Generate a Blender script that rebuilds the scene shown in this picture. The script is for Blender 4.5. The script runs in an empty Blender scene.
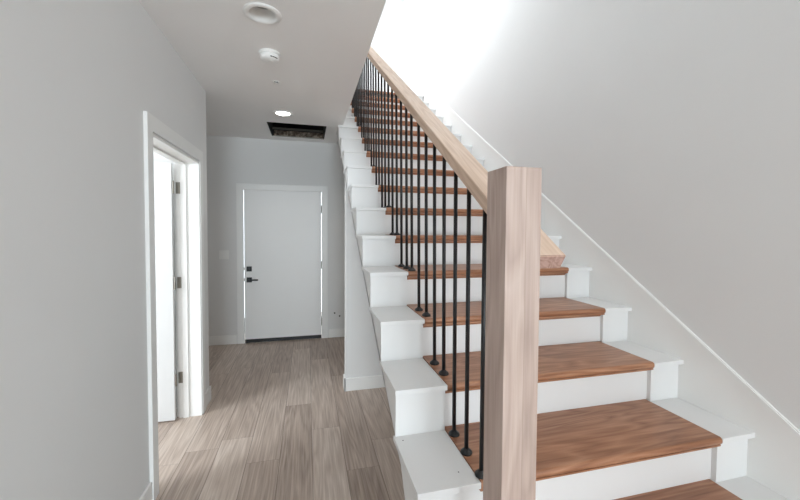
import bpy, bmesh, math, random
from mathutils import Vector, Matrix

scene = bpy.context.scene
COL = scene.collection
random.seed(4)

# ------------------------------------------------------------------ camera
CAM_Z = 1.528
cam_data = bpy.data.cameras.new('camera')
cam_data.sensor_width = 36.0
cam_data.lens = 36.0 * 362.69 / 800.0
cam_data.shift_y = -8.14 / 800.0
cam_data.clip_start = 0.02
cam = bpy.data.objects.new('camera', cam_data)
COL.objects.link(cam)
yaw, pitch, roll = math.radians(14.3357), math.radians(-1.9533), math.radians(0.3534)
Fv = Vector((math.sin(yaw) * math.cos(pitch), math.cos(yaw) * math.cos(pitch), math.sin(pitch)))
Rv = Vector((math.cos(yaw), -math.sin(yaw), 0))
Uv = Rv.cross(Fv)
R2 = Rv * math.cos(roll) + Uv * math.sin(roll)
U2 = Uv * math.cos(roll) - Rv * math.sin(roll)
M = Matrix((R2, U2, -Fv)).transposed().to_4x4()
M.translation = Vector((0, 0, CAM_Z))
cam.matrix_world = M
scene.camera = cam

# ------------------------------------------------------------------ world, light, exposure
world = bpy.data.worlds.new('world')
scene.world = world
world.use_nodes = True
wb = world.node_tree.nodes['Background']
wb.inputs['Color'].default_value = (0.84, 0.93, 1.0, 1)
wb.inputs['Strength'].default_value = 3.2


def area(name, loc, target, sx, sy, power, color):
    d = bpy.data.lights.new(name, 'AREA')
    d.shape = 'RECTANGLE'
    d.size, d.size_y = sx, sy
    d.energy = power
    d.color = color
    o = bpy.data.objects.new(name, d)
    COL.objects.link(o)
    o.location = loc
    o.rotation_euler = (Vector(target) - Vector(loc)).to_track_quat('-Z', 'Y').to_euler()
    return o


# window daylight, plus unseen fill lights added for brightness: (position, aim, width, height, watts, colour)
POWER = dict(front=3.7, right=1.35, side=0.8, hall_fill=0.5, landing=1.15, upper=0.15)
DAY = (0.80, 0.92, 1.0)
area('front_window_daylight', (-0.05, -9.45, 1.2), (-0.05, 0, 1.2), 2.6, 2.1, 100 * POWER['front'], DAY)
area('right_room_fill', (3.95, -5.6, 1.55), (0.4, -1.5, 1.5), 3.0, 1.7, 100 * POWER['right'], DAY)  # unseen source added to brighten the left hall wall
area('side_room_daylight', (-3.45, 1.3, 1.55), (-1.0, 2.7, 0.8), 1.1, 1.5, 100 * POWER['side'], (0.86, 0.94, 1.0))
area('landing_daylight', (0.26, 4.9, 4.95), (1.8, 4.7, 4.2), 3.0, 1.7, 50 * POWER['landing'], (0.91, 0.96, 1.0))

area('stairwell_fill', (0.85, 1.4, 6.37), (0.6, 1.2, 0), 0.7, 1.6, 60 * POWER['upper'], (0.95, 0.975, 1.0))  # overhead fill added to brighten the treads and curb caps

scene.view_settings.view_transform = 'Standard'
scene.view_settings.look = 'None'
scene.view_settings.gamma = 1.0
scene.view_settings.use_curve_mapping = False
scene.view_settings.exposure = 0.06
scene.cycles.use_denoising = True
scene.cycles.max_bounces = 12
scene.cycles.diffuse_bounces = 8


# ------------------------------------------------------------------ materials
def srgb(r, g, b):
    f = lambda c: (c / 255 / 12.92) if c / 255 <= 0.04045 else ((c / 255 + 0.055) / 1.055) ** 2.4
    return (f(r), f(g), f(b), 1)


def base_mat(name, color=(0.8, 0.8, 0.8, 1), rough=0.5, metal=0.0, spec=0.5):
    m = bpy.data.materials.new(name)
    m.use_nodes = True
    b = m.node_tree.nodes['Principled BSDF']
    b.inputs['Base Color'].default_value = color
    b.inputs['Roughness'].default_value = rough
    b.inputs['Metallic'].default_value = metal
    b.inputs['Specular IOR Level'].default_value = spec
    return m, m.node_tree, b


def paint(name, color, rough, bump=0.0, scale=220.0, vary=0.015):
    m, nt, b = base_mat(name, color, rough)
    tc = nt.nodes.new('ShaderNodeTexCoord')
    n = nt.nodes.new('ShaderNodeTexNoise')
    n.inputs['Scale'].default_value = 3.0
    n.inputs['Detail'].default_value = 3.0
    nt.links.new(tc.outputs['Object'], n.inputs['Vector'])
    mix = nt.nodes.new('ShaderNodeMix')
    mix.data_type = 'RGBA'
    mix.inputs['A'].default_value = tuple(c * (1 - vary) for c in color[:3]) + (1,)
    mix.inputs['B'].default_value = tuple(min(1, c * (1 + vary)) for c in color[:3]) + (1,)
    nt.links.new(n.outputs['Fac'], mix.inputs['Factor'])
    nt.links.new(mix.outputs['Result'], b.inputs['Base Color'])
    if bump:
        n2 = nt.nodes.new('ShaderNodeTexNoise')
        n2.inputs['Scale'].default_value = scale
        n2.inputs['Detail'].default_value = 2.0
        nt.links.new(tc.outputs['Object'], n2.inputs['Vector'])
        bp = nt.nodes.new('ShaderNodeBump')
        bp.inputs['Strength'].default_value = bump
        bp.inputs['Distance'].default_value = 0.002
        nt.links.new(n2.outputs['Fac'], bp.inputs['Height'])
        nt.links.new(bp.outputs['Normal'], b.inputs['Normal'])
    return m


def ramp(nt, fac, stops):
    r = nt.nodes.new('ShaderNodeValToRGB')
    el = r.color_ramp.elements
    el[0].position, el[0].color = stops[0]
    el[1].position, el[1].color = stops[-1]
    for p, c in stops[1:-1]:
        e = el.new(p)
        e.color = c
    nt.links.new(fac, r.inputs['Fac'])
    return r.outputs['Color']


def math_node(nt, op, a, b=None):
    n = nt.nodes.new('ShaderNodeMath')
    n.operation = op
    for i, v in enumerate((a, b)):
        if v is None:
            continue
        if isinstance(v, (int, float)):
            n.inputs[i].default_value = v
        else:
            nt.links.new(v, n.inputs[i])
    return n.outputs[0]


def wood(name, dark, mid, light, axis, rough=0.4, cross=26.0, along=1.1, rings=7.0, lam=None, spec=0.4):
    """Wood with the grain along a local axis; every object gets its own cut of the pattern."""
    m, nt, b = base_mat(name, mid, rough, spec=spec)
    tc = nt.nodes.new('ShaderNodeTexCoord')
    info = nt.nodes.new('ShaderNodeObjectInfo')
    off = nt.nodes.new('ShaderNodeVectorMath')
    off.operation = 'SCALE'
    off.inputs[0].default_value = (13.7, 7.1, 5.3)
    nt.links.new(info.outputs['Random'], off.inputs['Scale'])
    add = nt.nodes.new('ShaderNodeVectorMath')
    add.operation = 'ADD'
    nt.links.new(tc.outputs['Object'], add.inputs[0])
    nt.links.new(off.outputs['Vector'], add.inputs[1])
    seam = None
    if lam is not None:                  # two boards glued side by side
        sx = nt.nodes.new('ShaderNodeSeparateXYZ')
        nt.links.new(tc.outputs['Object'], sx.inputs[0])
        side = math_node(nt, 'GREATER_THAN', sx.outputs['X'], lam)
        seam = math_node(nt, 'LESS_THAN', math_node(nt, 'ABSOLUTE', math_node(nt, 'SUBTRACT', sx.outputs['X'], lam)), 0.0007)
        sh = nt.nodes.new('ShaderNodeVectorMath')
        sh.operation = 'SCALE'
        sh.inputs[0].default_value = (3.3, 1.7, 9.1)
        nt.links.new(side, sh.inputs['Scale'])
        add2 = nt.nodes.new('ShaderNodeVectorMath')
        add2.operation = 'ADD'
        nt.links.new(add.outputs['Vector'], add2.inputs[0])
        nt.links.new(sh.outputs['Vector'], add2.inputs[1])
        add = add2
    mp = nt.nodes.new('ShaderNodeMapping')
    sc = [cross] * 3
    sc[axis] = along
    mp.inputs['Scale'].default_value = sc
    nt.links.new(add.outputs['Vector'], mp.inputs['Vector'])
    fine = nt.nodes.new('ShaderNodeTexNoise')
    fine.inputs['Scale'].default_value = 3.0
    fine.inputs['Detail'].default_value = 6.0
    fine.inputs['Roughness'].default_value = 0.6
    nt.links.new(mp.outputs['Vector'], fine.inputs['Vector'])
    mp2 = nt.nodes.new('ShaderNodeMapping')
    sc2 = [rings] * 3
    sc2[axis] = 0.9
    mp2.inputs['Scale'].default_value = sc2
    nt.links.new(add.outputs['Vector'], mp2.inputs['Vector'])
    broad = nt.nodes.new('ShaderNodeTexNoise')
    broad.inputs['Scale'].default_value = 1.2
    broad.inputs['Detail'].default_value = 2.0
    broad.inputs['Distortion'].default_value = 0.6
    nt.links.new(mp2.outputs['Vector'], broad.inputs['Vector'])
    k = math_node(nt, 'MULTIPLY', broad.outputs['Fac'], 9.0)
    k = math_node(nt, 'FRACT', k)
    k = math_node(nt, 'SUBTRACT', k, 0.5)
    k = math_node(nt, 'ABSOLUTE', k)
    f1 = math_node(nt, 'MULTIPLY', k, 0.55)
    f2 = math_node(nt, 'MULTIPLY', fine.outputs['Fac'], 0.75)
    f = math_node(nt, 'ADD', f1, f2)
    f3 = math_node(nt, 'MULTIPLY', broad.outputs['Fac'], 0.25)
    f = math_node(nt, 'ADD', f, f3)
    if seam is not None:
        f = math_node(nt, 'SUBTRACT', f, math_node(nt, 'MULTIPLY', seam, 0.3))
        f = math_node(nt, 'SUBTRACT', f, math_node(nt, 'MULTIPLY', side, 0.06))
    colr = ramp(nt, f, [(0.32, dark), (0.62, mid), (0.88, light)])
    nt.links.new(colr, b.inputs['Base Color'])
    bp = nt.nodes.new('ShaderNodeBump')
    bp.inputs['Strength'].default_value = 0.12
    bp.inputs['Distance'].default_value = 0.001
    nt.links.new(fine.outputs['Fac'], bp.inputs['Height'])
    nt.links.new(bp.outputs['Normal'], b.inputs['Normal'])
    return m


WALL = paint('wall_paint', srgb(228, 228, 227), 0.75, 0.15)
CEIL = paint('ceiling_paint', srgb(246, 245, 244), 0.85, 0.15)
TRIM = paint('trim_paint', srgb(240, 240, 238), 0.38, 0.04, 90)
STEPW = paint('stair_paint', srgb(229, 229, 228), 0.35, 0.06, 60)
DOORS = paint('door_paint_dimmed', srgb(219, 220, 220), 0.42, 0.03, 60)  # same door paint, darkened to offset the strong side-room light
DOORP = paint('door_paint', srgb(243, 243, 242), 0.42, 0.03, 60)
PLASTIC = paint('white_plastic', srgb(242, 242, 240), 0.35)
BLACK = paint('black_iron', srgb(24, 24, 26), 0.42, 0.05, 120)
SATIN, _, _ = base_mat('satin_nickel', srgb(150, 146, 138), 0.38, 1.0)
LENS, _, _ = base_mat('frosted_lens', srgb(158, 157, 155), 0.4)
DUCT = paint('dark_duct', srgb(26, 24, 23), 0.7)
HOLE = paint('dark_hole', srgb(40, 38, 36), 0.9)
OAK_Z = wood('pale_oak_upright', srgb(160, 140, 129), srgb(181, 160, 149), srgb(194, 175, 165), 2, 0.5, 30, 1.0, 6, lam=0.006)
OAK_Y = wood('pale_oak_rail', srgb(192, 162, 139), srgb(211, 184, 162), srgb(224, 200, 181), 1, 0.5, 30, 1.0, 8)
OAK_END = wood('oak_end_grain', srgb(128, 96, 86), srgb(168, 136, 124), srgb(186, 156, 144), 1, 0.6, 18, 18, 12)
BROWN = wood('brown_tread_wood', srgb(124, 80, 56), srgb(161, 113, 84), srgb(184, 137, 107), 0, 0.36, 24, 1.2, 7)


def filter_mat():
    m, nt, b = base_mat('dusty_lining', srgb(110, 98, 84), 0.95)
    tc = nt.nodes.new('ShaderNodeTexCoord')
    n = nt.nodes.new('ShaderNodeTexNoise')
    n.inputs['Scale'].default_value = 26
    n.inputs['Detail'].default_value = 5
    nt.links.new(tc.outputs['Object'], n.inputs['Vector'])
    c = ramp(nt, n.outputs['Fac'], [(0.36, srgb(60, 50, 42)), (0.5, srgb(104, 92, 80)), (0.66, srgb(150, 138, 126))])
    nt.links.new(c, b.inputs['Base Color'])
    return m


LINING = filter_mat()


def plank_mat():
    m, nt, b = base_mat('grey_oak_planks', rough=0.42, spec=0.4)
    at = nt.nodes.new('ShaderNodeAttribute')
    at.attribute_name = 'tone'
    at2 = nt.nodes.new('ShaderNodeAttribute')
    at2.attribute_name = 'seed'
    uv = nt.nodes.new('ShaderNodeTexCoord')
    sep = nt.nodes.new('ShaderNodeSeparateXYZ')
    nt.links.new(uv.outputs['UV'], sep.inputs[0])
    U, V = sep.outputs['X'], sep.outputs['Y']
    su = math_node(nt, 'ADD', U, math_node(nt, 'MULTIPLY', at2.outputs['Fac'], 3.1))
    sv = math_node(nt, 'ADD', V, math_node(nt, 'MULTIPLY', at2.outputs['Fac'], 17.0))
    cmb = nt.nodes.new('ShaderNodeCombineXYZ')
    nt.links.new(math_node(nt, 'MULTIPLY', su, 55.0), cmb.inputs[0])
    nt.links.new(math_node(nt, 'MULTIPLY', sv, 1.5), cmb.inputs[1])
    fine = nt.nodes.new('ShaderNodeTexNoise')
    fine.inputs['Scale'].default_value = 1.6
    fine.inputs['Detail'].default_value = 6
    fine.inputs['Roughness'].default_value = 0.62
    nt.links.new(cmb.outputs[0], fine.inputs['Vector'])
    cmb2 = nt.nodes.new('ShaderNodeCombineXYZ')
    nt.links.new(math_node(nt, 'MULTIPLY', su, 8.0), cmb2.inputs[0])
    nt.links.new(math_node(nt, 'MULTIPLY', sv, 0.6), cmb2.inputs[1])
    broad = nt.nodes.new('ShaderNodeTexNoise')
    broad.inputs['Scale'].default_value = 1.0
    broad.inputs['Detail'].default_value = 2
    broad.inputs['Distortion'].default_value = 0.15
    nt.links.new(cmb2.outputs[0], broad.inputs['Vector'])
    k = math_node(nt, 'FRACT', math_node(nt, 'MULTIPLY', broad.outputs['Fac'], 10.0))
    k = math_node(nt, 'ABSOLUTE', math_node(nt, 'SUBTRACT', k, 0.5))
    f = math_node(nt, 'ADD', math_node(nt, 'MULTIPLY', k, 0.32), math_node(nt, 'MULTIPLY', fine.outputs['Fac'], 0.85))
    f = math_node(nt, 'ADD', f, math_node(nt, 'MULTIPLY', at.outputs['Fac'], 0.28))
    c = ramp(nt, f, [(0.32, srgb(140, 123, 112)), (0.68, srgb(190, 173, 160)), (1.0, srgb(222, 209, 198))])
    # seams between the boards
    W, half = 0.2095, 0.0016
    e1 = math_node(nt, 'LESS_THAN', U, half)
    e2 = math_node(nt, 'GREATER_THAN', U, W - half)
    e3 = math_node(nt, 'LESS_THAN', V, half)
    seam = math_node(nt, 'MAXIMUM', math_node(nt, 'MAXIMUM', e1, e2), e3)
    mix = nt.nodes.new('ShaderNodeMix')
    mix.data_type = 'RGBA'
    nt.links.new(math_node(nt, 'MULTIPLY', seam, 0.65), mix.inputs['Factor'])
    nt.links.new(c, mix.inputs['A'])
    mix.inputs['B'].default_value = srgb(70, 58, 48)
    nt.links.new(mix.outputs['Result'], b.inputs['Base Color'])
    bp = nt.nodes.new('ShaderNodeBump')
    bp.inputs['Strength'].default_value = 0.1
    bp.inputs['Distance'].default_value = 0.001
    nt.links.new(fine.outputs['Fac'], bp.inputs['Height'])
    nt.links.new(bp.outputs['Normal'], b.inputs['Normal'])
    return m


PLANKS = plank_mat()


# ------------------------------------------------------------------ mesh helpers (shapes are given in world metres)
def box(bm, x0, x1, y0, y1, z0, z1, bevel=0.0, seg=2):
    r = bmesh.ops.create_cube(bm, size=1.0)
    vs = r['verts']
    for v in vs:
        v.co = Vector((x0 + (v.co.x + .5) * (x1 - x0), y0 + (v.co.y + .5) * (y1 - y0), z0 + (v.co.z + .5) * (z1 - z0)))
    if bevel:
        es = list({e for v in vs for e in v.link_edges})
        bmesh.ops.bevel(bm, geom=es, offset=bevel, segments=seg, affect='EDGES', profile=0.6)
    return bm


def new():
    return bmesh.new()


def bx(*a, **k):
    return box(new(), *a, **k)


def prism(bm, pts, axis, a, b):
    """Extrude a polygon (2-D points) along an axis from a to b. axis 0: pts are (y, z); 1: (x, z); 2: (x, y)."""
    def mk(p, t):
        return {0: (t, p[0], p[1]), 1: (p[0], t, p[1]), 2: (p[0], p[1], t)}[axis]
    va = [bm.verts.new(mk(p, a)) for p in pts]
    vb = [bm.verts.new(mk(p, b)) for p in pts]
    n = len(pts)
    bm.faces.new(va)
    bm.faces.new(list(reversed(vb)))
    for i in range(n):
        bm.faces.new((va[i], vb[i], vb[(i + 1) % n], va[(i + 1) % n]))
    bmesh.ops.recalc_face_normals(bm, faces=bm.faces)
    return bm


def lathe(bm, cx, cy, prof, n=40, axis='Z', smooth=True):
    """Revolve (radius, height) pairs about a vertical line."""
    rings = []
    for r, z in prof:
        if r < 1e-6:
            rings.append([bm.verts.new((cx, cy, z))])
        else:
            rings.append([bm.verts.new((cx + r * math.cos(2 * math.pi * i / n), cy + r * math.sin(2 * math.pi * i / n), z)) for i in range(n)])
    for A, B in zip(rings, rings[1:]):
        for i in range(n):
            j = (i + 1) % n
            if len(A) == 1 and len(B) == 1:
                continue
            if len(A) == 1:
                f = bm.faces.new((A[0], B[i], B[j]))
            elif len(B) == 1:
                f = bm.faces.new((A[i], A[j], B[0]))
            else:
                f = bm.faces.new((A[i], A[j], B[j], B[i]))
            f.smooth = smooth
    bmesh.ops.recalc_face_normals(bm, faces=bm.faces)
    return bm


def panel(bm, axis, a, b, u0, u1, v0, v1, holes=()):
    """A flat slab (wall, ceiling) with rectangular openings; (u, v) span the slab, a..b its thickness."""
    us = sorted({u0, u1, *[h[0] for h in holes], *[h[1] for h in holes]})
    vs = sorted({v0, v1, *[h[2] for h in holes], *[h[3] for h in holes]})
    us = [u for u in us if u0 <= u <= u1]
    vs = [v for v in vs if v0 <= v <= v1]

    def filled(i, j):
        if i < 0 or j < 0 or i >= len(us) - 1 or j >= len(vs) - 1:
            return False
        cu, cv = (us[i] + us[i + 1]) / 2, (vs[j] + vs[j + 1]) / 2
        return not any(h[0] < cu < h[1] and h[2] < cv < h[3] for h in holes)
    cache = {}

    def V(i, j, t):
        key = (i, j, t)
        if key not in cache:
            u, v = us[i], vs[j]
            cache[key] = bm.verts.new({0: (t, u, v), 1: (u, t, v), 2: (u, v, t)}[axis])
        return cache[key]
    for i in range(len(us) - 1):
        for j in range(len(vs) - 1):
            if not filled(i, j):
                continue
            for t in (a, b):
                bm.faces.new((V(i, j, t), V(i + 1, j, t), V(i + 1, j + 1, t), V(i, j + 1, t)))
            for di, dj, p, q in ((-1, 0, (i, j), (i, j + 1)), (1, 0, (i + 1, j), (i + 1, j + 1)),
                                 (0, -1, (i, j), (i + 1, j)), (0, 1, (i, j + 1), (i + 1, j + 1))):
                if not filled(i + di, j + dj):
                    bm.faces.new((V(*p, a), V(*q, a), V(*q, b), V(*p, b)))
    bmesh.ops.recalc_face_normals(bm, faces=bm.faces)
    return bm


def world_loc(o):
    p = Vector(o.location)
    while o.parent:
        o = o.parent
        p += Vector(o.location)
    return p


def obj(name, bm, mat, parent=None, origin=None):
    me = bpy.data.meshes.new(name)
    if origin is None:
        lo = Vector([min(v.co[i] for v in bm.verts) for i in range(3)])
        hi = Vector([max(v.co[i] for v in bm.verts) for i in range(3)])
        origin = (lo + hi) / 2
    origin = Vector(origin)
    bmesh.ops.translate(bm, verts=bm.verts, vec=-origin)
    bm.to_mesh(me)
    bm.free()
    me.materials.append(mat)
    o = bpy.data.objects.new(name, me)
    COL.objects.link(o)
    if parent:
        o.parent = parent
        o.location = origin - world_loc(parent)
    else:
        o.location = origin
    return o


def tag(o, label, cat, group=None, kind=None):
    o['label'] = label
    o['category'] = cat
    if group:
        o['group'] = group
    if kind:
        o['kind'] = kind
    return o


def struct(name, bm, mat, label, cat):
    return tag(obj(name, bm, mat), label, cat, kind='structure')


def thing(name, loc, label, cat, group=None, kind=None):
    o = bpy.data.objects.new(name, None)
    o.empty_display_size = 0.1
    COL.objects.link(o)
    o.location = loc
    return tag(o, label, cat, group, kind)


# ------------------------------------------------------------------ measures of the place
RISE, RUN = 0.1991, 0.3033
H3, Y3 = 0.6902, 1.0693                 # third tread: height, front of its nosing
SL = RISE / RUN
XCL, XTL, XTR, XRC = 0.336, 0.5568, 1.6262, 1.8069
XS = 0.3433                              # outer face of the left curb
WALL_L, WALL_R = -0.85, 1.820
CZ = 2.7144                             # hall ceiling
YB = 5.147                              # back wall
OPEN_X = 0.3996                         # edge of the stairwell in the ceiling
UNDER_Y = 3.397                         # wall below the stairs
CAP_T, OV = 0.021, 0.025
UP_Z = H3 + 15 * RISE                   # upstairs floor
UP_C = 6.4
END_Y = 7.0
ROOM_Y = -9.5
HALL_Y = -0.8                           # the hall opens into the front room here


def zt(n):
    return H3 + (n - 3) * RISE if n >= 2 else (0.2447 if n == 1 else 0.0)


def yn(n):
    return Y3 + (n - 3) * RUN


# ------------------------------------------------------------------ floor
def build_floor():
    W, L = 0.2095, 1.52
    joints = {-1: 2.48, 0: 3.22, 1: 2.79, 2: 2.256, -2: 2.80}      # end joints of the boards, by row
    bm = new()
    uvl = bm.loops.layers.uv.new('UVMap')
    tone = bm.faces.layers.float.new('tone')
    seed = bm.faces.layers.float.new('seed')
    rnd = random.Random(11)
    for k in range(-24, 21):
        x0 = -0.181 + k * W
        x1 = x0 + W
        yj = joints.get(k, rnd.uniform(0, L))
        y = yj - L * math.ceil((yj - ROOM_Y + 0.3) / L)
        while y < YB + 0.25:
            vs = [bm.verts.new(p) for p in ((x0, y, 0), (x1, y, 0), (x1, y + L, 0), (x0, y + L, 0))]
            f = bm.faces.new(vs)
            for lp, q in zip(f.loops, ((0, 0), (W, 0), (W, L), (0, L))):
                lp[uvl].uv = q
            f[tone] = rnd.random()
            f[seed] = rnd.random() * 10
            y += L
    bmesh.ops.remove_doubles(bm, verts=bm.verts, dist=0.0005)
    return struct('floor', bm, PLANKS, 'grey brown wood plank floor running down the hallway', 'floor')


build_floor()
struct('trim_9', bx(-5.4, 4.4, ROOM_Y - 1.6, YB + 1.6, -0.3, -0.03), HOLE, 'slab below the plank floor', 'floor')

# ------------------------------------------------------------------ hall ceiling with its openings
LIGHTS = [(-0.237, 2.17), (-0.239, 3.95)]
VENT = (-0.438, 0.22, 4.315, 4.955)
SPRINK = (-0.243, 3.134)
holes = [(x - 0.069, x + 0.069, y - 0.069, y + 0.069) for x, y in LIGHTS]
holes += [VENT, (SPRINK[0] - 0.018, SPRINK[0] + 0.018, SPRINK[1] - 0.018, SPRINK[1] + 0.018)]
holes += [(OPEN_X, WALL_R + 0.001, 0.25, 8.0)]
struct('ceiling', panel(new(), 2, CZ, CZ + 0.12, -5.1, 4.1, ROOM_Y - 0.1, YB + 0.1, holes), CEIL,
       'flat white hallway ceiling with recessed lights and a vent hole', 'ceiling')

# ------------------------------------------------------------------ walls
D2 = (2.318, 3.238, 0.0, 2.06)          # side doorway in the left wall (y0, y1, z0, z1)
WT = 0.155
struct('wall_left', panel(new(), 0, WALL_L - WT, WALL_L, HALL_Y, 3.505, 0, CZ, [D2]), WALL,
       'white left hallway wall around the open side doorway', 'wall')
# back wall with the doorway of the closed door
DX0, DX1, DH = -0.822, 0.198, 2.045
bm = panel(new(), 1, YB, YB + 0.13, -2.3, WALL_R, 0, CZ, [(DX0 - 0.04, DX1 + 0.04, 0, DH + 0.03)])
box(bm, OPEN_X + 0.003, XTL, YB, YB + 0.13, CZ, 3.14)
box(bm, XTL, WALL_R, YB, YB + 0.13, CZ, 3.05)
struct('wall_back', bm, WALL,
       'white wall at the end of the hallway around the closed door', 'wall')
struct('wall_right', bx(WALL_R, WALL_R + 0.12, HALL_Y, END_Y, 0, UP_C), WALL,
       'tall white wall along the right side of the staircase', 'wall')
struct('wall_alcove', bx(-2.4, -2.3, 3.4, YB + 0.13, 0, CZ), WALL, 'white side wall of the recess left of the closed door', 'wall')
struct('wall_front', panel(new(), 1, ROOM_Y - 0.12, ROOM_Y, -5.1, 4.1, 0, CZ, [(-1.4, 1.3, 0.1, 2.3)]), WALL,
       'white window wall of the front room behind the camera', 'wall')
struct('wall_front_left', bx(-5.12, -5.0, ROOM_Y, HALL_Y + 0.12, 0, CZ), WALL,
       'white left wall of the front room', 'wall')
struct('wall_front_right', panel(new(), 0, 4.0, 4.12, ROOM_Y, HALL_Y + 0.12, 0, CZ, [(-7.2, -4.0, 0.6, 2.5)]), WALL,  # opening made for the added fill from the right
       'white right wall of the front room with an opening added for light', 'wall')
struct('wall_return_left', bx(-5.0, WALL_L - WT, HALL_Y, HALL_Y + 0.12, 0, CZ), WALL, 'white wall of the front room left of the hall', 'wall')
struct('wall_return_right', bx(WALL_R + 0.12, 4.0, HALL_Y, HALL_Y + 0.12, 0, CZ), WALL, 'white wall of the front room right of the stairs', 'wall')
# side room beyond the open door
struct('wall_side_far', bx(-3.6, WALL_L - WT, 3.387, 3.505, 0, CZ), WALL, 'white far wall of the side room behind the open door', 'wall')
struct('wall_side_near', bx(-3.6, WALL_L - WT, -0.1, 0.0, 0, CZ), WALL, 'white near wall of the side room', 'wall')
struct('wall_side_left', panel(new(), 0, -3.6, -3.5, -0.1, 3.505, 0, CZ, [(0.7, 1.9, 0.8, 2.3)]), WALL,
       'white window wall of the side room', 'wall')

# wall under the stairs, cut along the slope of the flight
def soffit(y):
    return H3 + (y - Y3) * SL - 0.218


bm = new()
prism(bm, [(UNDER_Y, 0), (UNDER_Y + 0.11, 0), (UNDER_Y + 0.11, soffit(UNDER_Y + 0.11)), (UNDER_Y, soffit(UNDER_Y))], 0, XS + 0.004, XTL)
prism(bm, [(UNDER_Y, 0), (UNDER_Y + 0.11, 0), (UNDER_Y + 0.11, soffit(UNDER_Y + 0.11) - 0.09), (UNDER_Y, soffit(UNDER_Y) - 0.09)], 0, XTL, WALL_R)
struct('wall_under_stairs', bm, WALL, 'white wall below the upper flight, facing the front steps', 'wall')

# upstairs shell
struct('wall_upper_left', panel(new(), 0, OPEN_X - 0.12, OPEN_X, 0.25, END_Y, CZ + 0.12, UP_C, [(3.4, 6.4, 4.1, 5.8)]), WALL,
       'white upstairs wall above the edge of the hall ceiling', 'wall')
struct('wall_upper_end', bx(OPEN_X - 0.12, WALL_R + 0.12, END_Y, END_Y + 0.1, UP_Z - 0.3, UP_C), WALL,
       'white end wall at the head of the stairs', 'wall')
struct('wall_upper_front', bx(OPEN_X - 0.12, WALL_R + 0.12, 0.13, 0.25, CZ + 0.12, UP_C), WALL,
       'white upstairs wall above the foot of the stairs', 'wall')
struct('ceiling_upper', panel(new(), 2, UP_C, UP_C + 0.1, OPEN_X - 0.12, WALL_R + 0.12, 0.13, END_Y + 0.1, [(0.48, 1.22, 0.55, 2.25)]), CEIL,  # opening cut for the added overhead fill
       'white ceiling above the stairwell', 'ceiling')
struct('floor_upper', bx(OPEN_X, WALL_R, yn(18) + 0.03, END_Y, UP_Z - 0.28, UP_Z - 0.001), PLANKS,
       'upstairs landing floor at the head of the stairs', 'floor')

# ------------------------------------------------------------------ skirting and casings
BH, BT = 0.122, 0.014


def base_x(bm, x0, x1, y, s):            # board along x, on a wall whose face is at y, room on side s
    box(bm, x0, x1, min(y, y + s * BT), max(y, y + s * BT), 0.001, BH, bevel=0.003)
    return bm


def base_y(bm, y0, y1, x, s):
    box(bm, min(x, x + s * BT), max(x, x + s * BT), y0, y1, 0.001, BH, bevel=0.003)
    return bm


bm = base_y(new(), 3.318, 3.505 + BT, WALL_L, 1)
base_x(bm, WALL_L - 1.2, WALL_L, 3.505, 1)
struct('baseboard_left', bm, TRIM, 'short white baseboard beside the far jamb of the side doorway', 'baseboard')
struct('baseboard_near', base_y(new(), HALL_Y, 2.24, WALL_L, 1), TRIM, 'white baseboard on the left wall before the side doorway', 'baseboard')
bm = base_x(new(), -2.28, -0.908, YB, -1)
struct('baseboard_back', bm, TRIM, 'white baseboard left of the closed door', 'baseboard')
struct('baseboard_corner', base_x(new(), 0.284, WALL_R, YB, -1), TRIM, 'white baseboard right of the closed door', 'baseboard')
bm = base_x(new(), XS + 0.004 - BT, WALL_R - 0.02, UNDER_Y, -1)
base_y(bm, UNDER_Y - BT, UNDER_Y + 0.11, XS + 0.004, -1)
struct('baseboard_stairs', bm, TRIM, 'white baseboard wrapping the corner of the wall below the stairs', 'baseboard')

# casing and jamb of the side doorway
C2 = 0.076
bm = new()
y0, y1, _, z1 = D2
for xf, s in ((WALL_L, 1), (WALL_L - WT, -1)):
    a, b = sorted((xf, xf + s * 0.02))
    box(bm, a, b, y0 - C2, y0 - 0.002, 0.001, z1 + 0.008, bevel=0.002)
    box(bm, a, b, y1 + 0.002, y1 + C2, 0.001, z1 + 0.008, bevel=0.002)
    box(bm, a, b, y0 - C2, y1 + C2, z1 + 0.006, z1 + 0.006 + 0.088, bevel=0.002)
struct('trim_1', bm, TRIM, 'white flat casing around the open side doorway on the left wall', 'door casing')
bm = new()
J = 0.018
box(bm, WALL_L - WT + 0.001, WALL_L + 0.012, y0, y0 + J, 0.001, z1)
box(bm, WALL_L - WT + 0.001, WALL_L + 0.012, y1 - J, y1, 0.001, z1)
box(bm, WALL_L - WT + 0.001, WALL_L + 0.012, y0 + J, y1 - J, z1 - J, z1)
# stops
box(bm, WALL_L - 0.12, WALL_L - 0.079, y1 - J - 0.012, y1 - J, 0.001, z1 - J, bevel=0.0015)
box(bm, WALL_L - 0.12, WALL_L - 0.079, y0 + J, y0 + J + 0.012, 0.001, z1 - J, bevel=0.0015)
box(bm, WALL_L - 0.12, WALL_L - 0.079, y0 + J + 0.012, y1 - J - 0.012, z1 - J - 0.012, z1 - J, bevel=0.0015)
struct('trim_2', bm, TRIM, 'white jamb with stops lining the open side doorway', 'door jamb')

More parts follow.
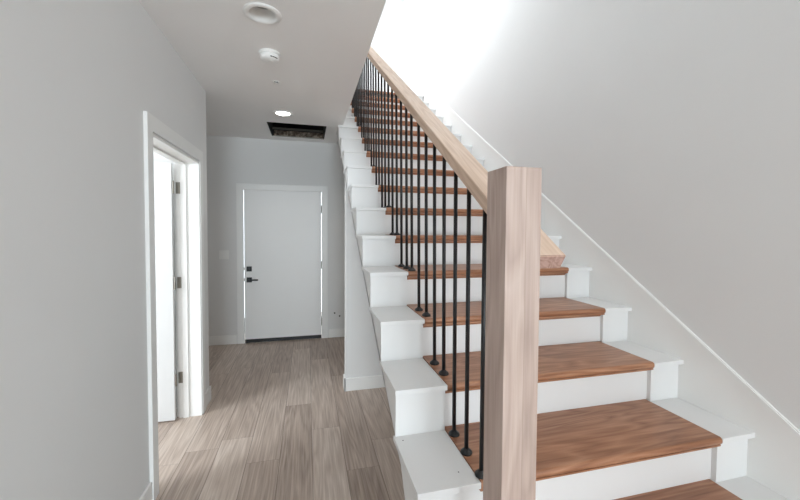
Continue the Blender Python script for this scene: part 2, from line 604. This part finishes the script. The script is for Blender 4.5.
# casing and jamb of the closed door
bm = new()
CB = 0.086
box(bm, DX0 - CB + 0.01, DX0 + 0.006, YB - 0.018, YB, 0.001, DH + 0.0, bevel=0.002)
box(bm, DX1 - 0.006, DX1 + CB - 0.01, YB - 0.018, YB, 0.001, DH + 0.0, bevel=0.002)
box(bm, DX0 - CB + 0.01, DX1 + CB - 0.01, YB - 0.018, YB, DH - 0.004, DH + CB - 0.014, bevel=0.002)
struct('trim_3', bm, TRIM, 'white flat casing around the closed door at the end of the hall', 'door casing')
bm = new()
box(bm, DX0, DX0 + 0.006, YB - 0.016, YB + 0.03, 0.0, DH)
box(bm, DX1 - 0.006, DX1, YB - 0.016, YB + 0.03, 0.0, DH)
box(bm, DX0, DX1, YB - 0.016, YB + 0.03, DH - 0.008, DH)
struct('trim_4', bm, TRIM, 'white jamb lining around the closed door', 'door jamb')

# sloping board along the right wall and the upstairs baseboard
ys, ye = 0.35, 5.59
up = 0.162
bm = prism(new(), [(ys, 0.0), (ys, H3 + (ys - Y3) * SL + up), (ye, H3 + (ye - Y3) * SL + up + 0.02), (ye, H3 + (ye - Y3) * SL - 0.3)], 0, XRC, WALL_R)
bmesh.ops.bevel(bm, geom=[e for e in bm.edges if abs(e.verts[0].co.x - XRC) < 1e-4 and abs(e.verts[1].co.x - XRC) < 1e-4
                          and abs((e.verts[1].co - e.verts[0].co).normalized().z) < 0.62 and max(v.co.z for v in e.verts) > 3.8
                          and min(v.co.z for v in e.verts) > 0.1 and (e.verts[0].co - e.verts[1].co).length > 3],
                offset=0.004, segments=2, affect='EDGES')
struct('trim_5', bm, TRIM, 'white sloping skirt board rising along the right wall', 'skirt board')
struct('baseboard_upper', bx(WALL_R - BT, WALL_R, ye, END_Y, UP_Z, UP_Z + 0.14, bevel=0.003), TRIM,
       'white baseboard on the landing at the head of the stairs', 'baseboard')

# ------------------------------------------------------------------ closed door at the end of the hall
SX0, SX1 = DX0 + 0.0145, DX1 - 0.0115
SY = YB - 0.006
d1 = thing('door_1', ((SX0 + SX1) / 2, SY, 0.02), 'closed white flush door at the end of the hallway', 'door', kind='structure')
obj('door_slab', bx(SX0, SX1, SY, SY + 0.044, 0.05, DH - 0.0095, bevel=0.002), DOORP, d1)
obj('door_sweep', bx(SX0, SX1, SY + 0.004, SY + 0.05, 0.004, 0.05), BLACK, d1)


def hardware(z, lever):
    cx = -0.748
    bm = bx(cx - 0.033, cx + 0.033, SY - 0.011, SY, z - 0.033, z + 0.033, bevel=0.003)
    if lever:
        p = obj('door_handle', bm, BLACK, d1)
        b2 = bx(cx - 0.011, cx + 0.011, SY - 0.05, SY - 0.011, z - 0.011, z + 0.011, bevel=0.002)
        box(b2, cx - 0.011, cx + 0.115, SY - 0.055, SY - 0.042, z - 0.01, z + 0.01, bevel=0.003)
        obj('lever', b2, BLACK, p)
    else:
        p = obj('deadbolt', bm, BLACK, d1)
        obj('thumb_turn', bx(cx - 0.006, cx + 0.006, SY - 0.028, SY - 0.011, z - 0.018, z + 0.018, bevel=0.002), BLACK, p)
    obj('latch_bolt', bx(SX0 - 0.0085, SX0 + 0.004, SY + 0.012, SY + 0.034, z - 0.02, z + 0.02), SATIN, d1)


hardware(0.993, False)
hardware(0.848, True)


def hinge_shape(x, y, z, leafdir, h=0.1):
    bm = new()
    r = bmesh.ops.create_cone(bm, cap_ends=True, segments=14, radius1=0.0065, radius2=0.0065, depth=h)
    bmesh.ops.translate(bm, verts=r['verts'], vec=(x, y, z))
    for s in (-1, 1):
        r = bmesh.ops.create_icosphere(bm, subdivisions=1, radius=0.0065)
        bmesh.ops.translate(bm, verts=r['verts'], vec=(x, y, z + s * h / 2))
    return bm


for z in (1.80, 1.03, 0.235):
    obj('hinge', hinge_shape(SX1 + 0.006, SY - 0.006, z, 0), SATIN, d1)

# ------------------------------------------------------------------ open side door
d2 = thing('door_2', (-1.0, 3.14, 0.012), 'white side door standing wide open in the left doorway', 'door', kind='structure')
HX, HY = WALL_L - WT - 0.004, 3.205
slab = bx(HX - 0.86, HX - 0.006, HY - 0.045, HY - 0.01, 0.014, 2.03, bevel=0.0015)
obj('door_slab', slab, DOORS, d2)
for z in (1.845, 1.095, 0.33):
    hb = hinge_shape(HX + 0.004, HY - 0.038, z, 0, 0.09)
    box(hb, HX + 0.006, HX + 0.036, y1 - J - 0.0035, y1 - J - 0.0005, z - 0.045, z + 0.045)
    obj('hinge', hb, SATIN, d2)

# ------------------------------------------------------------------ wall switch
sw = thing('light_switch', (-1.053, YB, 1.183), 'double white light switch on the end wall left of the closed door', 'light switch')
obj('wall_plate', bx(-1.053 - 0.058, -1.053 + 0.058, YB - 0.006, YB, 1.183 - 0.058, 1.183 + 0.058, bevel=0.002), PLASTIC, sw)
for dx in (-0.023, 0.023):
    obj('rocker', bx(-1.053 + dx - 0.0165, -1.053 + dx + 0.0165, YB - 0.0095, YB - 0.005, 1.183 - 0.033, 1.183 + 0.033, bevel=0.0015), PLASTIC, sw)

wh = bpy.data.objects['wall_back']
for hx, hz in ((0.37, 0.345), (0.44, 0.30)):
    b = new()
    bmesh.ops.create_cone(b, cap_ends=True, segments=14, radius1=0.011, radius2=0.011, depth=0.002)
    bmesh.ops.transform(b, matrix=Matrix.Translation((hx, YB - 0.001, hz)) @ Matrix.Rotation(math.pi / 2, 4, 'X'), verts=b.verts)
    obj('screw_hole', b, HOLE, wh)

# ------------------------------------------------------------------ ceiling fittings
def downlight(x, y, label):
    t = thing('recessed_light', (x, y, CZ), label, 'recessed light', 'recessed lights in the hall ceiling')
    prof = [(0.071, CZ - 0.001), (0.101, CZ - 0.0005), (0.1, CZ - 0.005), (0.09, CZ - 0.009), (0.076, CZ - 0.009), (0.0695, CZ - 0.004), (0.068, CZ)]
    obj('trim_ring', lathe(new(), x, y, prof, 56), PLASTIC, t)
    obj('baffle', lathe(new(), x, y, [(0.0695, CZ - 0.004), (0.068, CZ), (0.062, CZ + 0.03), (0.056, CZ + 0.055), (0.056, CZ + 0.06), (0.066, CZ + 0.06)], 56), PLASTIC, t)
    obj('lens', lathe(new(), x, y, [(0.056, CZ + 0.056), (0.03, CZ + 0.0535), (0.0, CZ + 0.053)], 56), LENS, t)


def hall_fill(x, y, watts):
    d = bpy.data.lights.new('hall_end_fill', 'AREA')
    d.shape = 'DISK'
    d.size = 0.1
    d.energy = watts
    d.color = (1.0, 0.97, 0.93)
    o = bpy.data.objects.new('hall_end_fill', d)
    COL.objects.link(o)
    o.location = (x, y, CZ + 0.05)


hall_fill(*LIGHTS[1], 10 * POWER['hall_fill'])  # fill added inside an unlit can to brighten the hall end
downlight(*LIGHTS[0], 'round white recessed ceiling light nearest the camera, before the smoke detector')
downlight(*LIGHTS[1], 'round white recessed ceiling light farther down, just before the dark vent hole')

sx, sy = -0.245, 2.64
t = thing('smoke_detector', (sx, sy, CZ), 'round white smoke detector on the ceiling between the light and sprinkler', 'smoke detector')
obj('base', lathe(new(), sx, sy, [(0, CZ), (0.068, CZ), (0.07, CZ - 0.004), (0.07, CZ - 0.013), (0.066, CZ - 0.016), (0, CZ - 0.016)]), PLASTIC, t)
obj('body', lathe(new(), sx, sy, [(0.058, CZ - 0.015), (0.06, CZ - 0.017), (0.064, CZ - 0.022), (0.063, CZ - 0.034), (0.055, CZ - 0.046), (0.042, CZ - 0.052), (0.02, CZ - 0.054), (0, CZ - 0.054)]), PLASTIC, t)
bm = new()
for i in range(4):
    a = math.radians(196 + 13 * i)
    bb = new()
    box(bb, -0.0055, 0.0055, -0.002, 0.002, -0.0035, 0.0035)
    bmesh.ops.transform(bb, matrix=Matrix.Translation((sx, sy, CZ - 0.041)) @ Matrix.Rotation(a, 4, 'Z') @ Matrix.Translation((0, 0.0585, 0)) @ Matrix.Rotation(math.radians(35), 4, 'X'), verts=bb.verts)
    me = bpy.data.meshes.new('tmp')
    bb.to_mesh(me)
    bm.from_mesh(me)
    bpy.data.meshes.remove(me)
    bb.free()
obj('vent_slots', bm, HOLE, t)
obj('test_button', lathe(new(), sx + 0.012, sy - 0.01, [(0.013, CZ - 0.053), (0.012, CZ - 0.0565), (0, CZ - 0.057)], 24), PLASTIC, t)

px, py = SPRINK
t = thing('sprinkler_head', (px, py, CZ), 'small round recessed sprinkler head in the middle of the ceiling', 'sprinkler')
obj('escutcheon', lathe(new(), px, py, [(0.019, CZ - 0.001), (0.034, CZ - 0.001), (0.033, CZ - 0.004), (0.026, CZ - 0.006), (0.02, CZ - 0.004), (0.0175, CZ + 0.004), (0.0175, CZ + 0.03)], 32), PLASTIC, t)
obj('cup', lathe(new(), px, py, [(0.0175, CZ + 0.002), (0.0172, CZ + 0.035), (0, CZ + 0.035)], 32), DUCT, t)
hb = lathe(new(), px, py, [(0, CZ + 0.034), (0.007, CZ + 0.034), (0.006, CZ + 0.012), (0.003, CZ + 0.006), (0.003, CZ - 0.006), (0.012, CZ - 0.008), (0.012, CZ - 0.01), (0, CZ - 0.01)], 20)
obj('deflector', hb, PLASTIC, t)

vx0, vx1, vy0, vy1 = VENT
t = thing('ceiling_vent', ((vx0 + vx1) / 2, (vy0 + vy1) / 2, CZ), 'uncovered dark rectangular return vent hole in the ceiling before the back wall', 'vent')
bm = new()
g = 0.002
top = CZ + 0.34
box(bm, vx0 + g, vx0 + 0.012, vy0 + g, vy1 - g, CZ + 0.003, top)
box(bm, vx1 - 0.012, vx1 - g, vy0 + g, vy1 - g, CZ + 0.003, top)
box(bm, vx0 + 0.012, vx1 - 0.012, vy0 + g, vy0 + 0.012, CZ + 0.003, top)
box(bm, vx0 + 0.012, vx1 - 0.012, vy1 - 0.012, vy1 - g, CZ + 0.003, top)
box(bm, vx0 + 0.012, vx1 - 0.012, vy0 + 0.012, vy1 - 0.012, top - 0.01, top)
obj('duct_box', bm, DUCT, t)
obj('dusty_lining', bx(vx0 + 0.03, vx1 - 0.012, vy1 - 0.022, vy1 - 0.012, CZ + 0.008, CZ + 0.075), LINING, t)
obj('cross_bar', bx(vx0 + 0.012, vx1 - 0.012, vy1 - 0.05, vy1 - 0.03, CZ + 0.082, CZ + 0.105), SATIN, t)
bm = bx(vx0 + 0.003, vx1 - 0.003, vy1 - 0.016, vy1 - 0.003, CZ - 0.001, CZ + 0.008)
obj('metal_lip', bm, SATIN, t)

# ------------------------------------------------------------------ staircase
st = thing('staircase', ((XS + XRC) / 2, yn(1), 0), 'straight staircase with brown wooden treads, white risers and white stepped curbs', 'staircase')
NTOP = 17


def copy_part(src, dy, dz, parent):
    c = src.copy()
    COL.objects.link(c)
    c.parent = parent
    c.location = src.location + Vector((0, dy, dz))
    return c


TT = 0.03                                # tread thickness


def tread_mesh():
    n = 3
    y0, z = yn(n), zt(n) + 0.003
    yb = yn(n + 1) + OV + 0.020
    prof = []
    r = TT / 2
    for i in range(9):                    # rounded nosing
        a = math.pi / 2 + math.pi * i / 8
        prof.append((y0 + r * 0.8 + r * 0.8 * math.cos(a), z - r + r * math.sin(a)))
    prof += [(yb, z - TT), (yb, z)]
    return prism(new(), prof, 0, XTL + 0.001, XTR - 0.001)


def scotia_mesh():
    n = 3
    y0, z = yn(n) + OV + 0.020, zt(n) + 0.003 - TT
    d = 0.039                             # how far the molding comes forward below the nosing
    prof = [(y0 + 0.001, z), (y0 - d, z), (y0 - d, z - 0.007)]
    for i in range(1, 7):
        a = math.pi / 2 * i / 6
        prof.append((y0 - d + (d - 0.008) * math.sin(a), z - 0.007 - 0.016 * (1 - math.cos(a))))
    prof += [(y0 + 0.001, z - 0.023)]
    return prism(new(), prof, 0, XTL + 0.001, XTR - 0.001)


tread0 = obj('tread', tread_mesh(), BROWN, st)
sc0 = obj('nosing_molding', scotia_mesh(), BROWN, tread0)
riser0 = obj('riser', bx(XTL, XTR + 0.007, yn(3) + OV + 0.020, yn(3) + OV + 0.040, zt(2) + 0.003, zt(3) - TT + 0.002), STEPW, st)
for n in range(2, NTOP + 1):
    if n == 3:
        continue
    dy, dz = (n - 3) * RUN, (n - 3) * RISE
    tr = copy_part(tread0, dy, dz, st)
    copy_part(sc0, 0, 0, tr)
    copy_part(riser0, dy, dz, st)
# the two lowest steps are a little taller at the floor
dy, dz = -2 * RUN, zt(1) - zt(3)
tr = copy_part(tread0, dy, dz, st)
copy_part(sc0, 0, 0, tr)
obj('riser', bx(XTL, XTR + 0.007, yn(1) + OV + 0.020, yn(1) + OV + 0.040, 0.002, zt(1) - TT + 0.002), STEPW, st)
copy_part(riser0, (18 - 3) * RUN, (18 - 3) * RISE, st)
obj('curb_block', bx(XTR + 0.001, XRC - 0.0005, yn(18) + OV, yn(18) + OV + 0.02, zt(17) - CAP_T, UP_Z - CAP_T), STEPW, st)
ln = obj('tread', bx(XTL, XTR, yn(18), yn(18) + 0.03, UP_Z - TT, UP_Z + 0.002, bevel=0.008), BROWN, st)
obj('curb_cap', bx(XTR, XRC, yn(18), yn(18) + 0.03, UP_Z - CAP_T, UP_Z + 0.002, bevel=0.003), STEPW, st)
obj('curb_cap', bx(OPEN_X + 0.002, XTL, yn(18), yn(18) + 0.03, UP_Z - TT, UP_Z + 0.002, bevel=0.003), STEPW, st)

# caps of the two stepped curbs
def cap_mesh(x0, x1, n=3):
    return bx(x0, x1, yn(n), yn(n + 1) + OV + 0.012, zt(n) - CAP_T, zt(n), bevel=0.0018)


capL = obj('curb_cap', cap_mesh(XCL, XTL - 0.0005), STEPW, st)
capR = obj('curb_cap', cap_mesh(XTR + 0.0005, XRC), STEPW, st)
capU = None
for n in range(1, NTOP + 1):
    if n == 3:
        continue
    dy, dz = (n - 3) * RUN, zt(n) - zt(3)
    copy_part(capR, dy, dz, st)
    if n <= 13:
        copy_part(capL, dy, dz, st)
    elif capU is None:
        capU = obj('curb_cap', cap_mesh(OPEN_X + 0.002, XTL - 0.0005, n), STEPW, st)
        n_u = n
    else:
        copy_part(capU, (n - n_u) * RUN, (n - n_u) * RISE, st)
for hx, hy, n in ((0.505, 1.138, 3), (0.366, 1.365, 3)):
    obj('nail_hole', lathe(new(), hx, hy, [(0, zt(n) + 0.0008), (0.0022, zt(n) + 0.0006), (0.0026, zt(n) + 0.0001)], 12), HOLE, st)


def stringer(x0, x1, left):
    pts = []
    n0, n1 = (1, NTOP)
    pts.append((yn(1) + OV, 0.002))
    for n in range(n0, n1 + 1):
        pts.append((yn(n) + OV, zt(n) - CAP_T))
        pts.append((yn(n + 1) + OV, zt(n) - CAP_T))
    yt = yn(n1 + 1) + OV
    if left:
        pts += [(yt, soffit(yt)), (1.42, soffit(1.42)), (1.31, 0.63), (1.245, 0.54), (1.22, 0.45), (1.22, 0.002)]
    else:
        pts += [(yt, soffit(yt)), (1.42, soffit(1.42)), (1.22, 0.45), (1.22, 0.002)]
    return prism(new(), pts, 0, x0, x1)


def stringer_left():
    """Below the hall ceiling the curb is full width; above it stands clear of the upstairs wall."""
    bm = new()

    def span(na, nb, x0, first):
        pts = []
        if first:
            pts.append((yn(1) + OV, 0.002))
        for n in range(na, nb + 1):
            pts.append((yn(n) + OV, zt(n) - CAP_T))
            pts.append((yn(n + 1) + OV, zt(n) - CAP_T))
        yt, ys_ = yn(nb + 1) + OV, yn(na) + OV
        pts.append((yt, soffit(yt)))
        if first:
            pts += [(1.42, soffit(1.42)), (1.31, 0.63), (1.245, 0.54), (1.22, 0.45), (1.22, 0.002)]
        else:
            pts.append((ys_, soffit(ys_)))
        prism(bm, pts, 0, x0, XTL - 0.001)
    span(1, 13, XS, True)
    span(14, NTOP, OPEN_X + 0.003, False)
    return bm


obj('curb', stringer_left(), STEPW, st)
obj('curb', stringer(XTR + 0.0075, XRC - 0.0005, False), STEPW, st)
ya, yb = 1.5, yn(18)
obj('soffit_panel', prism(new(), [(ya, soffit(ya) - 0.085), (yb, soffit(yb) - 0.085), (yb, soffit(yb) - 0.073), (ya, soffit(ya) - 0.073)], 0, XTL, XTR), STEPW, st)

# ------------------------------------------------------------------ railing
rl = thing('stair_railing', (0.58, 0.8, zt(2)), 'pale oak stair railing with square newel post and thin black balusters', 'stair railing')
RX0, RX1 = 0.5275, 0.6195
RZ0 = 0.965                               # top of the rail at y = 0
cs = 1 / math.hypot(1, SL)
TH = 0.0415                               # rail thickness across the slope
ry0, ry1 = 0.7635, 5.75


def rail_pt(y, d):                        # a point on a cut square to the rail
    return (y + d * SL * cs, RZ0 + SL * y - d * cs)


bm = prism(new(), [rail_pt(ry0, 0), rail_pt(ry1, 0), rail_pt(ry1, TH), rail_pt(ry0, TH)], 0, RX0, RX1)
bmesh.ops.bevel(bm, geom=list(bm.edges), offset=0.002, segments=2, affect='EDGES')
hr = obj('handrail', bm, OAK_Y, rl)
sl = math.atan(SL)
# turn the rail's own axes to run along it, so that the grain follows the slope
c0 = Vector(hr.location)
hr.data.transform(Matrix.Rotation(-sl, 4, 'X'))
hr.rotation_euler = (sl, 0, 0)
hr.data.materials.append(OAK_END)
for p in hr.data.polygons:
    if p.normal.y < -0.95:
        p.material_index = 1

NX0, NX1, NY0, NY1, NZ = 0.4450, 0.5385, 0.7535, 0.8460, 1.676
bm = bx(NX0, NX1, NY0, NY1, zt(2) - 0.012, NZ, bevel=0.0018)
obj('newel_post', bm, OAK_Z, rl)

bal_y = [1.1 + 0.1265 * i for i in range(36)]
BX = 0.58
first = None
for y in bal_y:
    n = int(math.floor((y - Y3) / RUN)) + 3
    d = y - yn(n)
    if d < 0.021:
        y = yn(n) + 0.021
    elif d > RUN - 0.022:
        y = yn(n + 1) - 0.022
    if n > NTOP:
        break
    BX = 0.572 + 0.011 * min(1.0, max(0.0, (y - 1.1) / 0.5))
    z0 = zt(n) + 0.003
    z1b = RZ0 + SL * y - TH / cs + 0.004
    bm = new()
    r = bmesh.ops.create_cone(bm, cap_ends=True, segments=14, radius1=0.008, radius2=0.008, depth=z1b - z0)
    bmesh.ops.translate(bm, verts=r['verts'], vec=(BX, y, (z0 + z1b) / 2))
    for v in bm.verts:
        if v.co.z > z0 + 0.1:
            v.co.x += 0.5725 - BX
    for f in bm.faces:
        f.smooth = len(f.verts) == 4
    b = obj('baluster', bm, BLACK, rl)
    if first is None:
        prof = [(0.0215, z0), (0.0228, z0 + 0.003), (0.0218, z0 + 0.007), (0.0175, z0 + 0.012), (0.0115, z0 + 0.0155), (0.0095, z0 + 0.019), (0.008, z0 + 0.02)]
        first = obj('baluster_shoe', lathe(new(), BX, y, prof, 24), BLACK, b)
        shoe_z = first.location.z + b.location.z + rl.location.z - z0
    else:
        s = first.copy()
        COL.objects.link(s)
        s.parent = b
        s.location = Vector((BX, y, z0 + shoe_z)) - world_loc(b)
